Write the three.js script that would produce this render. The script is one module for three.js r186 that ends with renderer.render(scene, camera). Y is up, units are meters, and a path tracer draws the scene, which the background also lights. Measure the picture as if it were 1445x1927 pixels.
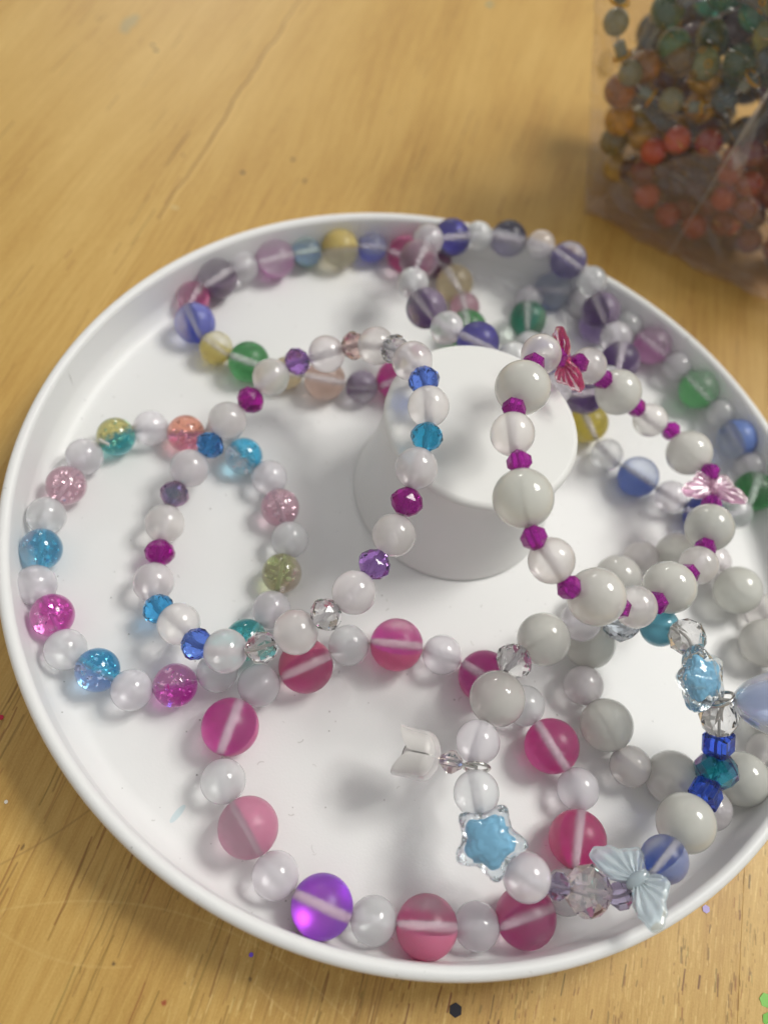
import * as THREE from 'three';
import { ConvexGeometry } from 'three/addons/geometries/ConvexGeometry.js';
import { ParametricGeometry } from 'three/addons/geometries/ParametricGeometry.js';
import { RoundedBoxGeometry } from 'three/addons/geometries/RoundedBoxGeometry.js';
import { mergeGeometries } from 'three/addons/utils/BufferGeometryUtils.js';
import { RectAreaLightUniformsLib } from 'three/addons/lights/RectAreaLightUniformsLib.js';
import { createNoise2D, createNoise3D } from 'simplex-noise';

// ---------------------------------------------------------------- camera, light, exposure
const MM = 0.001;
const scene = new THREE.Scene();
const camera = new THREE.PerspectiveCamera(63.73, 767 / 1024, 0.01, 20);
camera.position.set(-11.08 * MM, 160.02 * MM, 92.06 * MM);
camera.setRotationFromMatrix(new THREE.Matrix4().makeBasis(new THREE.Vector3(0.9496, 0.1593, -0.2701), new THREE.Vector3(-0.3136, 0.4824, -0.8179), new THREE.Vector3(0, 0.8614, 0.508)));
camera.focus = 0.149;
camera.userData.fStop = 9.2;
const renderer = new THREE.WebGLRenderer({ antialias: true });
renderer.toneMapping = THREE.LinearToneMapping;
renderer.toneMappingExposure = 5.3;
renderer.shadowMap.enabled = true;
RectAreaLightUniformsLib.init();
scene.background = new THREE.Color().setRGB(0.078, 0.078, 0.0755);   // the even light that the room's pale walls and ceiling give back
const LAMPS = [
  { at: [0.82, 1.5, -0.74], face: 0.27, ring: 0.25, power: 4.1, label: 'round ceiling lamp of five panels above right of the tray' },
  { at: [-1.53, 1.5, -3.32], face: 0.27, ring: 0.25, power: 4.1, label: 'round ceiling lamp of five panels far behind the plastic bag' },
];

// ---------------------------------------------------------------- helpers
const noise2 = createNoise2D(rng(11)), noise3 = createNoise3D(rng(12));
function rng(seed) { let s = seed >>> 0; return () => { s = (s + 0x6d2b79f5) >>> 0; let t = Math.imul(s ^ (s >>> 15), 1 | s); t = (t + Math.imul(t ^ (t >>> 7), 61 | t)) ^ t; return ((t ^ (t >>> 14)) >>> 0) / 4294967296; }; }
const V = (x, y, z) => new THREE.Vector3(x, y, z);
const taken = new Map();
function numbered(name) { const n = taken.get(name) ?? 0; taken.set(name, n + 1); return n ? name + '_' + String(n).padStart(3, '0') : name; }
function thing(name, label, category, at = [0, 0, 0], group) {
  const o = new THREE.Group(); o.name = numbered(name); o.position.set(...at); o.userData = { label, category };
  if (group) o.userData.group = group;
  scene.add(o); return o;
}
function part(name, geometry, material, parent, at, quaternion) {
  const m = new THREE.Mesh(geometry, material); m.name = numbered(name); m.castShadow = m.receiveShadow = true;
  if (at) m.position.copy(at);
  if (quaternion) m.quaternion.copy(quaternion);
  parent.add(m); return m;
}
const hex = (h) => new THREE.Color(h);
const phys = (o) => new THREE.MeshPhysicalMaterial(o);
function basis(x, y, z) { return new THREE.Quaternion().setFromRotationMatrix(new THREE.Matrix4().makeBasis(x, y, z)); }
function frameOf(axis, roll) {                       // local y along the axis, local z turned by roll about it from straight up
  const a = axis.clone().normalize(), u = V(0, 1, 0).addScaledVector(a, -a.y).normalize(), w = a.clone().cross(u);
  const n = u.multiplyScalar(Math.cos(roll)).addScaledVector(w, Math.sin(roll)).normalize();
  return basis(a.clone().cross(n), a, n);
}

// ---------------------------------------------------------------- wooden table
const TEX = 2048, X0 = -200, XW = 340, Z0 = -310, ZW = 440;
const boards = [-420, -335, -250, -168, -91.5, 77, 152, 236, 320, 420];
function woodCanvas() {
  const c = document.createElement('canvas'); c.width = c.height = TEX;
  const g = c.getContext('2d'), im = g.createImageData(TEX, TEX), d = im.data, random = rng(5);
  const pale = [211, 175, 103], mid = [193, 153, 79], deep = [165, 121, 54];
  for (let j = 0; j < TEX; j++) {
    const z = Z0 + (j / TEX) * ZW;
    for (let i = 0; i < TEX; i++) {
      const x = X0 + (i / TEX) * XW;
      let b = 0; while (b < boards.length - 2 && x > boards[b + 1]) b++;
      const ox = b * 371, oz = b * 137;
      const bend = 5 * noise2((x + ox) * 0.01, (z + oz) * 0.0032) + 0.8 * noise2((x + ox) * 0.05, (z + oz) * 0.012);
      const s = x + bend;
      const bands = 0.5 + 0.5 * Math.sin(s * 0.34 + 2.2 * noise2((x + ox) * 0.02, (z + oz) * 0.004));
      const streak = noise2((s + ox) * 0.55, (z + oz) * 0.018), fine = noise2((s + ox) * 2.1, (z + oz) * 0.06), hair = noise2((s + ox) * 5.5, (z + oz) * 0.2);
      const cloud = noise2((x + ox) * 0.022, (z + oz) * 0.011);
      let k = 0.54 + 0.13 * (bands - 0.5) + 0.13 * streak + 0.12 * fine + 0.1 * hair + 0.14 * cloud + [0, 0.05, -0.02, 0.1, 0.0, 0.08, 0.22, 0, 0.1, 0][b];
      k = Math.min(1, Math.max(0, k));
      const t = k < 0.5 ? k * 2 : (k - 0.5) * 2, p = k < 0.5 ? deep : mid, q = k < 0.5 ? mid : pale, o = (j * TEX + i) * 4, grit = 5 * noise2(i * 0.41, j * 0.43) + 3 * (random() - 0.5);
      for (let e = 0; e < 3; e++) d[o + e] = Math.max(0, Math.min(255, p[e] + (q[e] - p[e]) * t + grit));
      d[o + 3] = 255;
    }
  }
  g.putImageData(im, 0, 0);
  const px = (x) => ((x - X0) / XW) * TEX, pz = (z) => ((z - Z0) / ZW) * TEX;
  // open pores and dark hairlines along the grain
  for (let n = 0; n < 4600; n++) {
    const x = X0 + random() * XW, z = Z0 + random() * ZW, near = z > 30 ? 1 : 0.35, right = x > 15 && z > 30;
    if (random() > (right ? 1 : near * 0.8)) continue;
    if (noise2(x * 0.05, z * 0.012) < -0.15 && !right) continue;
    const len = right ? 0.8 + random() * 3.2 : 2 + random() * 16;
    g.strokeStyle = `rgba(${82 + random() * 30 | 0},${50 + random() * 22 | 0},16,${right ? 0.35 + random() * 0.5 : 0.16 + random() * 0.4})`;
    g.lineWidth = right ? 0.9 + random() * 1.3 : 0.7 + random() * 0.9;
    g.beginPath(); g.moveTo(px(x), pz(z)); g.lineTo(px(x + (random() - 0.5) * 0.5), pz(z + len)); g.stroke();
  }
  for (let n = 0; n < 6500; n++) {
    const x = 8 + random() * 112, z = 28 + random() * 100;
    if (noise2(x * 0.16, z * 0.012) + 0.5 * noise2(x * 0.6, z * 0.05) < 0.14) continue;
    const len = 0.3 + random() * 1.9;
    g.strokeStyle = `rgba(${100 + random() * 36 | 0},${66 + random() * 26 | 0},24,${0.22 + random() * 0.42})`; g.lineWidth = 0.6 + random() * 1.0;
    g.beginPath(); g.moveTo(px(x), pz(z)); g.lineTo(px(x + (random() - 0.5) * 0.3), pz(z + len)); g.stroke();
  }
  for (let n = 0; n < 420; n++) {
    const x = -95 + random() * 110, z = 20 + random() * 100; if (noise2(x * 0.09, 4) < -0.1) continue;
    g.strokeStyle = `rgba(${92 + random() * 30 | 0},${58 + random() * 22 | 0},20,${0.2 + random() * 0.4})`; g.lineWidth = 0.8 + random() * 0.9;
    let zz = z, xx = x; g.beginPath(); g.moveTo(px(xx), pz(zz)); for (let k = 0; k < 5; k++) { zz += 1 + random() * 4; xx += (random() - 0.5) * 0.5; g.lineTo(px(xx), pz(zz)); } g.stroke();
  }
  // pale flecks beside the pores: glossy glints painted into the wood colour
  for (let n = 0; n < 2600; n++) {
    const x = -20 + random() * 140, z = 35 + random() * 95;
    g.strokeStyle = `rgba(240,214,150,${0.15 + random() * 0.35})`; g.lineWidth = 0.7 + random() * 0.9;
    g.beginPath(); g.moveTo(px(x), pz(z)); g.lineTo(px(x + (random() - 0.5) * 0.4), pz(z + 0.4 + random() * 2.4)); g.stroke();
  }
  const stroke = (pts, color, width) => { g.strokeStyle = color; g.lineWidth = width; g.beginPath(); pts.forEach(([x, z], i) => (i ? g.lineTo(px(x), pz(z)) : g.moveTo(px(x), pz(z)))); g.stroke(); };
  // long dark crack on the left board, scratches
  const crack = []; for (let k = 0; k <= 40; k++) { const z = -190 + k * 3.1; crack.push([-91.6 + 1.3 * noise2(z * 0.03, 3) + 0.35 * noise2(z * 0.2, 9), z]); }
  stroke(crack, 'rgba(120,86,36,0.5)', 3.4); stroke(crack.map(([x, z]) => [x + 1.1, z]), 'rgba(228,192,124,0.35)', 4); stroke(crack.slice(8, 30), 'rgba(90,62,24,0.45)', 1.6);
  const arc = (cx, cz, r, a0, a1, color, w) => { const p = []; for (let k = 0; k <= 24; k++) { const a = a0 + ((a1 - a0) * k) / 24; p.push([cx + r * Math.cos(a), cz + r * Math.sin(a)]); } stroke(p, color, w); };
  arc(-40, 62, 36, 1.2, 2.6, 'rgba(214,180,118,0.3)', 1.6); arc(-100, 40, 66, -0.2, 0.85, 'rgba(120,86,40,0.3)', 1.6);
  arc(18, 40, 58, 0.9, 2.0, 'rgba(224,192,130,0.28)', 1.5); arc(-150, -72, 12, 0.2, 1.6, 'rgba(118,82,34,0.6)', 2.4);
  arc(60, 30, 60, 0.7, 1.35, 'rgba(230,204,150,0.3)', 1.3); arc(-20, 150, 64, 3.9, 5.2, 'rgba(226,196,136,0.26)', 1.4);
  // spots and smears of old paint and ink
  const spot = (x, z, r, color, tall = 1) => { g.fillStyle = color; g.beginPath(); for (let k = 0; k < 18; k++) { const a = (k / 18) * 6.283, q = r * (0.8 + 0.35 * noise2(x + Math.cos(a), z + Math.sin(a) * 2)); g.lineTo(px(x + q * Math.cos(a)), pz(z + q * tall * Math.sin(a))); } g.fill(); };
  spot(-121.4, -132.7, 0.8, '#4a3a24'); spot(-123.4, -134.6, 0.7, '#4f3e28'); spot(-78.8, -93.2, 0.8, '#52422a'); spot(-68, -105, 0.7, 'rgba(90,72,44,.7)', 1.4); spot(-62, -98, 0.6, 'rgba(90,72,44,.6)', 2);
  spot(-134, -141, 2.4, 'rgba(150,146,120,.5)', 2.6); spot(-90, -72, 1.4, 'rgba(206,190,142,.6)', 0.6); spot(-32, -216, 1.6, 'rgba(96,142,146,.7)'); spot(-30, 96, 0.35, 'rgba(70,50,30,.6)');
  spot(-20, 99, 0.5, 'rgba(150,60,30,.8)'); spot(-12, 103, 0.4, 'rgba(160,50,30,.8)'); spot(-52, 84, 0.25, 'rgba(80,54,24,.6)', 3); spot(-48, 70, 0.2, 'rgba(80,54,24,.6)', 3); spot(4, 96, 0.45, 'rgba(190,60,40,.8)'); spot(-57, 96, 0.25, 'rgba(70,46,20,.6)');
  for (let n = 0; n < 150; n++) spot(X0 + random() * XW, Z0 + random() * ZW, 0.14 + random() * 0.25, `rgba(74,50,24,${0.3 + random() * 0.4})`);
  return c;
}
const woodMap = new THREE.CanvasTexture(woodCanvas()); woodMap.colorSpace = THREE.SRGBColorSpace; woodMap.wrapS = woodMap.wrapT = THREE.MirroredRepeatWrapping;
woodMap.flipY = false;
const bumpSize = 1024, bumpData = new Uint8Array(bumpSize * bumpSize * 4);
for (let j = 0; j < bumpSize; j++) for (let i = 0; i < bumpSize; i++) {
  const v = 128 + 60 * noise2(i * 0.16, j * 0.012) + 36 * noise2(i * 0.4, j * 0.03) + 20 * noise2(i * 0.03, j * 0.02);
  bumpData.set([v, v, v, 255], (j * bumpSize + i) * 4);
}
const woodBump = new THREE.DataTexture(bumpData, bumpSize, bumpSize); woodBump.magFilter = THREE.LinearFilter; woodBump.wrapS = woodBump.wrapT = THREE.MirroredRepeatWrapping; woodBump.repeat.set(1.6, 1.6); woodBump.needsUpdate = true;
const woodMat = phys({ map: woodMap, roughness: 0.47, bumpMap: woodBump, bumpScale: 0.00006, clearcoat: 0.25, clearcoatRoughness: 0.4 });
const table = thing('wooden_table', 'worn varnished pine table top of wide boards under the white tray', 'table');
table.userData.kind = 'structure';
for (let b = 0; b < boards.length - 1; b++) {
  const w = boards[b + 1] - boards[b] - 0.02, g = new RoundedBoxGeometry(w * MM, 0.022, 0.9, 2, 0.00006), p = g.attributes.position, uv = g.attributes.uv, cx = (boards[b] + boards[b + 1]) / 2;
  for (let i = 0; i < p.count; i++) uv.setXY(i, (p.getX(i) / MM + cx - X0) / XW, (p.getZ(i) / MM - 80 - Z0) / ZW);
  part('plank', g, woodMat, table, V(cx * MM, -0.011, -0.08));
}

// ---------------------------------------------------------------- tray and pedestal
const speck = (() => {                                // scuffs, hairs and a faint blue smear on the white plastic
  const c = document.createElement('canvas'); c.width = c.height = 1536; const g = c.getContext('2d'), random = rng(77), S = 1536 / 180, P = (v) => (v + 90) * S;
  g.fillStyle = '#e9e9e9'; g.fillRect(0, 0, 1536, 1536);
  for (let n = 0; n < 240; n++) { g.strokeStyle = `rgba(120,118,112,${0.12 + random() * 0.3})`; g.lineWidth = 0.7 + random() * 0.8; const x = random() * 1536, y = random() * 1536, a = random() * 6.3, r = 2 + random() * 8; g.beginPath(); g.arc(x, y, r, a, a + 0.4 + random() * 1.4); g.stroke(); }
  for (let n = 0; n < 260; n++) { g.fillStyle = `rgba(90,88,84,${0.2 + random() * 0.4})`; g.beginPath(); g.arc(random() * 1536, random() * 1536, 0.5 + random() * 1.1, 0, 7); g.fill(); }
  g.fillStyle = 'rgba(170,206,214,.4)'; g.beginPath(); g.ellipse(P(-29), P(71.5), 5, 16, 0.35, 0, 7); g.fill();
  const t = new THREE.CanvasTexture(c); t.colorSpace = THREE.SRGBColorSpace; t.flipY = false; return t;
})();
const grainSize = 512, grainData = new Uint8Array(grainSize * grainSize * 4), grainRandom = rng(404);
for (let i = 0; i < grainSize * grainSize; i++) { const v = 90 + 76 * grainRandom() + 40 * noise2((i % grainSize) * 0.11, Math.floor(i / grainSize) * 0.11); grainData.set([v, v, v, 255], i * 4); }
const grain = new THREE.DataTexture(grainData, grainSize, grainSize); grain.magFilter = THREE.LinearFilter; grain.wrapS = grain.wrapT = THREE.MirroredRepeatWrapping; grain.repeat.set(4, 4); grain.needsUpdate = true;
const trayMat = phys({ map: speck, bumpMap: grain, bumpScale: 0.00002, color: 0xffffff, roughness: 0.42, ior: 1.46 });
const whiteMat = phys({ color: hex('#e6e6e4'), roughness: 0.45, ior: 1.46 });
{
  const t = thing('round_tray', 'round white plastic tray with a low rolled rim', 'tray'), pts = [], add = (r, y) => pts.push(new THREE.Vector2(r * MM, y * MM));
  add(0.001, 0.35); add(81, 0.35); add(82.6, 0.0); add(83.6, 0.5); add(84.4, 2); for (let k = 1; k < 6; k++) add(84.4 + k * 0.44, 2 + k * 1.9);
  const rc = 85.62, yc = 13.3; for (let k = 0; k <= 12; k++) { const a = -0.25 + (k / 12) * (Math.PI + 0.25); add(rc + 1.25 * Math.cos(a), yc + 1.25 * Math.sin(a)); }
  const f = 4.6, ic = 83.9 - f, jc = 2.5 + f; for (let k = 0; k <= 4; k++) { const s = k / 4; add(84.3 - 0.4 * s, 12.6 - s * (12.6 - jc)); }
  for (let k = 1; k <= 12; k++) { const a = (k / 12) * Math.PI / 2; add(ic + f * Math.cos(a), jc - f * Math.sin(a)); }
  for (let r = 76; r > 0; r -= 4) add(r, 2.5); add(0.001, 2.5);
  const g = new THREE.LatheGeometry(pts, 220), p = g.attributes.position, uv = g.attributes.uv;
  for (let i = 0; i < p.count; i++) uv.setXY(i, (p.getX(i) / MM + 90) / 180, (p.getZ(i) / MM + 90) / 180);
  part('tray_body', g, trayMat, t);
}
{
  const t = thing('display_pedestal', 'short white round pedestal with a flared foot inside the tray', 'pedestal', [2.0 * MM, 2.5 * MM, -11.6 * MM]), pts = [], add = (r, y) => pts.push(new THREE.Vector2(r * MM, y * MM));
  add(0.001, 0.02); add(21.6, 0.02); add(22.3, 0.25); add(22.45, 0.8); for (let k = 0; k <= 16; k++) { const s = k / 16; add(19.55 + 2.75 * Math.pow(1 - s, 2.6), 1.2 + s * 24.6); }
  for (let k = 0; k <= 8; k++) { const a = (k / 8) * Math.PI / 2; add(18.55 + 1.4 * Math.cos(a) - 0.0, 26.6 + 1.4 * Math.sin(a)); }
  for (let r = 17; r > 0; r -= 3) add(r, 28); add(0.001, 28);
  part('pedestal_body', new THREE.LatheGeometry(pts, 120), whiteMat, t);
}

// ---------------------------------------------------------------- bead materials
const cordMat = phys({ color: hex('#e4e2de'), roughness: 0.35, transmission: 0.45, thickness: 0.001, ior: 1.45 });
const boreMat = phys({ color: hex('#f2f0f0'), roughness: 0.9 });
const paleBore = phys({ color: hex('#fbf6fa'), roughness: 0.8, transmission: 0.4, thickness: 0 });
const softBore = phys({ color: hex('#f4f2f6'), roughness: 1, transmission: 0.55, thickness: 0 });
const clearTints = ['#fffafb', '#fefbff', '#fffbf9', '#fcfdfe'].map((h, i) => phys({ color: hex(h), roughness: 0.36 + 0.03 * i, transmission: 0.72, thickness: 0.005, ior: 1.18, clearcoat: 1, clearcoatRoughness: 0.06 }));
const jadeTints = ['#e9e8e2', '#e6e6df', '#ebe9e4'].map((h) => phys({ color: hex(h), roughness: 0.45, transmission: 0.42, thickness: 0.005, ior: 1.2, clearcoat: 1, clearcoatRoughness: 0.07 }));
const AURA = {            // [glass, foil, share of metal in the foil, foil roughness]
  purple: ['#d8c4d4', '#74408a'], pink: ['#ffb0dc', '#fc36cc'], blue: ['#bcc0f4', '#3464d6'], yellow: ['#fdf6c4', '#f8ec58'], green: ['#a4e0b4', '#4cb46c'], cream: ['#f6ecda', '#f2e8cc'],
  creampink: ['#f6e8e4', '#f6e4d8'], lilac: ['#d9cede', '#8c5f9b'], magenta: ['#ffa0dc', '#f42ed6'], palepink: ['#e7d3da', '#dfc0cc'], mauve: ['#dcc2d0', '#9c5c8c'], yellowclear: ['#fdf2b0', '#f6e46a'],
  greenblue: ['#7fe0b4', '#2a98ff', 0.75], lilacpink: ['#f0c8e8', '#dca8d6'], darkpurple: ['#d8c4dc', '#6c3490'], violet: ['#9c94d2', '#6a5cc4', 0.6], purplegreen: ['#ccc4da', '#6250aa'],
  purpleblue: ['#9a90be', '#5a4a96', 0.4], purpleshine: ['#9a86bc', '#5650b4', 0.7], paleblue: ['#d2def4', '#b4ccf8'], greenshine: ['#8cc7a2', '#1fb09a', 0.5], blue2: ['#b0ccf8', '#68a4ee'], deepblue: ['#6b8ad0', '#1f4cae'],
  emerald: ['#7ce8a0', '#18a854'], sky: ['#b0d4fa', '#2484ea'], palegreen: ['#b4ecc0', '#7cd094'], lilacB: ['#d8cfe2', '#b7a2cc'], blueaura: ['#e4e8f2', '#2c6cc8'],
  pinkclear: ['#ffccE4', '#ffc0e4'], magentashine: ['#ff96e0', '#c24cf4', 0.5], pink2: ['#ffb8da', '#f84abc'], pinkedge: ['#ffb0d8', '#f834bc'], magenta2: ['#ffa4c4', '#ea3ad8'], pink3: ['#ffaccc', '#f84cc4'],
};
const auraMats = {}, bright = (c, k) => { const m = Math.min(k, 0.98 / Math.max(c.r, c.g, c.b)); return c.multiplyScalar(m); };
function aura(key) {
  return (auraMats[key] ??= (() => {
    const [g, f, metal = 0] = AURA[key] ?? AURA.pink;
    const coat = hex(g).lerp(hex('#ffffff'), 0.12);
    return { glass: phys({ color: hex(g).lerp(hex('#ffffff'), 0.72), roughness: 0.34, transmission: 0.94, thickness: 0.005, ior: 1.36 }), coat: phys({ color: coat, roughness: 0.7, transmission: 0.66, thickness: 0, ior: 1.4 }),
      foil: phys({ color: bright(hex(f), metal ? 1.4 : 1.55), roughness: metal ? 0.38 : 0.7, transmission: metal ? 0.08 : 0.45, thickness: 0, metalness: metal ? 0.72 : 0, ior: 1.6 }) };
  })());
}
const CRACKLE = { tealyellow: ['#2cc8dc', '#e4d888'], orangepink: ['#ffa4c8', '#ffb49a'], bluewhite: ['#40ccf8', '#f0f6ff'], pink: ['#ffd4e4', '#ffdcea'], olive: ['#d0dc94', '#f4e4da'], teal: ['#30d0d8', '#b0f0e0'], magentaclear: ['#ff52e4', '#ffc4ee'], bluelilac: ['#4fd0ff', '#c4cffa'], magentapale: ['#ff52da', '#ffc0ec'], bluepale: ['#48c8f8', '#dce4fa'] };
const crackleGlass = phys({ vertexColors: true, color: 0xffffff, roughness: 0.05, transmission: 0.93, thickness: 0.005, ior: 1.36, clearcoat: 0.6, clearcoatRoughness: 0.03 });
const crackFilm = phys({ color: 0xffffff, roughness: 0.13, metalness: 1 });
const CRYSTAL = { azure: '#4aa4f0', azureclear: '#52bcf8', royal: '#6a90f4', magenta: '#b81aa4', smoke: '#9b8a98', violet: '#b684dc', cyan: '#3cbcec', crystal: '#fbfafa', crystalblue: '#e8f0fa', grey: '#ececf0', palepink: '#f4d6d2', mag: '#bc26b2', lilac: '#c4bad8', champagne: '#f2e8e4', cobalt: '#426cf0', teal: '#3a94a4', cyanbead: '#3aa9c8' };
const crystalMats = {};
function crystal(key) {
  return (crystalMats[key] ??= phys({ color: hex(CRYSTAL[key] ?? '#ffffff'), roughness: key === 'mag' || key === 'magenta' ? 0.12 : 0.02, transmission: key === 'mag' ? 0.72 : key === 'magenta' ? 0.8 : 0.97, thickness: 0.004, ior: 1.49, flatShading: true, iridescence: ['teal', 'champagne', 'smoke'].includes(key) ? 1 : 0, iridescenceIOR: 1.9, iridescenceThicknessRange: [100, 320] }));
}

// ---------------------------------------------------------------- bead shapes, all with the string along y
const unitSphere = new THREE.SphereGeometry(1, 48, 36), scaled = new Map();
function ball(r) { const k = r.toFixed(2); if (!scaled.has(k)) scaled.set(k, unitSphere.clone().scale(r * MM, r * MM, r * MM)); return scaled.get(k); }
const cached = new Map();
const keep = (k, make) => { if (!cached.has(k)) cached.set(k, make()); return cached.get(k); };
function hull(rings) {       // rings of [radius, height, corners, turn]
  const pts = [];
  for (const [r, y, n, turn] of rings) for (let k = 0; k < n; k++) { const a = ((k + turn) / n) * Math.PI * 2; pts.push(V(r * Math.cos(a) * MM, y * MM, r * Math.sin(a) * MM)); }
  return new ConvexGeometry(pts);
}
const rondelle = (r, h, n = 10) => hull([[0.42 * r, h, n, 0], [0.8 * r, 0.62 * h, n, 0.5], [r, 0.12 * h, n, 0], [r, -0.12 * h, n, 0.5], [0.8 * r, -0.62 * h, n, 0], [0.42 * r, -h, n, 0.5]]);
const facetBall = (r, h, n = 8) => hull([[0.38 * r, h, n, 0], [0.78 * r, 0.62 * h, n, 0.5], [r, 0, n, 0], [0.78 * r, -0.62 * h, n, 0.5], [0.38 * r, -h, n, 0]]);
const spacer = (r, h) => hull([[0.45 * r, h, 6, 0], [r, 0.38 * h, 6, 0.5], [r, -0.38 * h, 6, 0.5], [0.45 * r, -h, 6, 0]]);
const bicone = (r, h, n = 8) => hull([[0.4 * r, h, n, 0], [r, 0.25 * h, n, 0.5], [r, -0.25 * h, n, 0.5], [0.4 * r, -h, n, 0]]);
const cutCube = (r) => { const pts = [], a = r, b = r * 0.72; for (const [x, y, z] of [[a, b, b], [b, a, b], [b, b, a]]) for (let k = 0; k < 8; k++) pts.push(V((k & 1 ? -x : x) * MM, (k & 2 ? -y : y) * MM, (k & 4 ? -z : z) * MM)); return new ConvexGeometry(pts); };
function rod(r, half) { return keep(`rod${r.toFixed(2)},${half.toFixed(2)}`, () => new THREE.CylinderGeometry(r * MM, r * MM, 2 * half * MM, 20, 1)); }
function halfShell(r, k) { return keep('shell' + r.toFixed(2) + k, () => new THREE.SphereGeometry(r * k * MM, 48, 20, 0, Math.PI * 2, Math.PI / 2, Math.PI / 2).rotateX(Math.PI / 2)); }   // the coated half of a bead, behind the plane of its string
function crackleBall(r, key) {
  return keep('crackle' + key + r, () => {
    const g = new THREE.SphereGeometry(r * MM, 56, 40), p = g.attributes.position, [a, b] = CRACKLE[key].map((h) => hex(h).lerp(hex('#ffffff'), 0.05)), col = new Float32Array(p.count * 3), c = new THREE.Color();
    for (let i = 0; i < p.count; i++) {
      const x = p.getX(i) / MM / r, y = p.getY(i) / MM / r, z = p.getZ(i) / MM / r, t = THREE.MathUtils.smoothstep(z + 0.16 * noise3(x * 2.2, y * 2.2, z * 2.2) + 0.08 * noise3(x * 6, y * 6, z * 6), -0.16, 0.16);
      c.copy(b).lerp(a, t).toArray(col, i * 3);
    }
    return g.setAttribute('color', new THREE.BufferAttribute(col, 3));
  });
}
function cracks(r, seed) {
  return keep('cracks' + seed, () => {
    const random = rng(seed * 31 + 7), pos = [], q = V(), n = V(), t = V(), s = V();
    for (let k = 0; k < 66; k++) {
      do q.set(random() * 2 - 1, random() * 2 - 1, random() * 2 - 1); while (q.length() > 1);
      q.multiplyScalar(r * 0.66); n.set(random() - 0.5, random() - 0.5, random() - 0.5).normalize(); t.set(random() - 0.5, random() - 0.5, random() - 0.5).cross(n).normalize(); s.copy(n).cross(t);
      const m = 5, size = r * (0.05 + 0.15 * random() * random()), ring = [];
      for (let j = 0; j < m; j++) { const a = (j / m) * 6.283, l = size * (0.4 + random()), e = q.clone().addScaledVector(t, l * Math.cos(a)).addScaledVector(s, l * Math.sin(a)).addScaledVector(n, (random() - 0.5) * size * 0.7); if (e.length() > r * 0.93) e.setLength(r * 0.93); ring.push(e); }
      for (let j = 0; j < m; j++) for (const v of [q, ring[j], ring[(j + 1) % m]]) pos.push(v.x * MM, v.y * MM, v.z * MM);
    }
    const g = new THREE.BufferGeometry().setAttribute('position', new THREE.Float32BufferAttribute(pos, 3)); g.computeVertexNormals(); return g;
  });
}
// puffy five-pointed glass star and its blue core, face along z, one tip along y
function starGeometry(R, r, H) {
  const edge = (th) => { const w = Math.PI / 5, a = Math.abs((((th - Math.PI / 2) % (2 * w)) + 3 * w) % (2 * w) - w), x1 = R, x2 = r * Math.cos(w), y2 = r * Math.sin(w), t = Math.tan(a); const q = x1 / (1 + t * (x1 - x2) / y2); return Math.min(q / Math.cos(a), 99); };
  const soft = (th) => { let m = 0, n = 0; for (let k = -3; k <= 3; k++) { const g = Math.exp(-k * k * 0.12); m += g * edge(th + k * 0.075); n += g; } return m / n; };
  return new ParametricGeometry((u, v, o) => {
    const th = u * Math.PI * 2, ph = (v - 0.5) * Math.PI, k = Math.cos(ph), wob = 1 + (R > 5 ? 0.045 : 0.06) * noise3(2.2 * k * Math.cos(th), 2.2 * k * Math.sin(th), 2.2 * Math.sin(ph) + R), e = soft(th) * wob, c = Math.pow(k, 0.75);
    o.set(e * c * Math.cos(th) * MM, e * c * Math.sin(th) * MM, H * wob * Math.sin(ph) * MM);
  }, 120, 28);
}
// half of a butterfly: span along +x, head along +y, face along z
function wingGeometry(side, S) {
  const knots = [[-1.57, 1.6], [-1.29, 2.8], [-1.0, 4.8], [-0.77, 5.5], [-0.5, 5.4], [-0.22, 5.7], [0.07, 7.6], [0.27, 9.0], [0.43, 9.0], [0.68, 6.6], [0.89, 4.9], [1.02, 3.3], [1.2, 2.0], [1.571, 1.5]];
  const radius = (a) => { for (let i = 1; i < knots.length; i++) if (a <= knots[i][0]) { const [a0, r0] = knots[i - 1], [a1, r1] = knots[i], t = Math.max(0, (a - a0) / (a1 - a0)), s = t * t * (3 - 2 * t); return r0 + (r1 - r0) * s; } return 1.5; };
  const g = new ParametricGeometry((u, v, o) => {
    const a = -1.5 + 3.07 * u, w = v * 2 * Math.PI, rho = (1 - Math.cos(w)) / 2, up = Math.sin(w) >= 0 ? 1 : -1, r = radius(a) * rho * S;
    const h = (0.95 * Math.sqrt(Math.max(0, 1 - Math.pow(2 * Math.abs(rho - 0.45), 4))) * 0.9 + 0.1 * (1 - rho)) * (rho > 0.02 && rho < 0.985 ? 1 : 0.35) + (0.3 * Math.cos(a * 17) + 0.16 * noise2(a * 5, rho * 4)) * rho * (1 - rho) * 3.6;
    const lift = 0.13 * r;
    o.set(side * r * Math.cos(a) * MM, r * Math.sin(a) * MM, (up * Math.max(0.12, h) * S * 0.9 + lift) * MM);
  }, 84, 40);
  if (side < 0) { const ix = g.index.array; for (let i = 0; i < ix.length; i += 3) { const t = ix[i]; ix[i] = ix[i + 1]; ix[i + 1] = t; } }
  g.computeVertexNormals(); return g;
}
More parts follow.
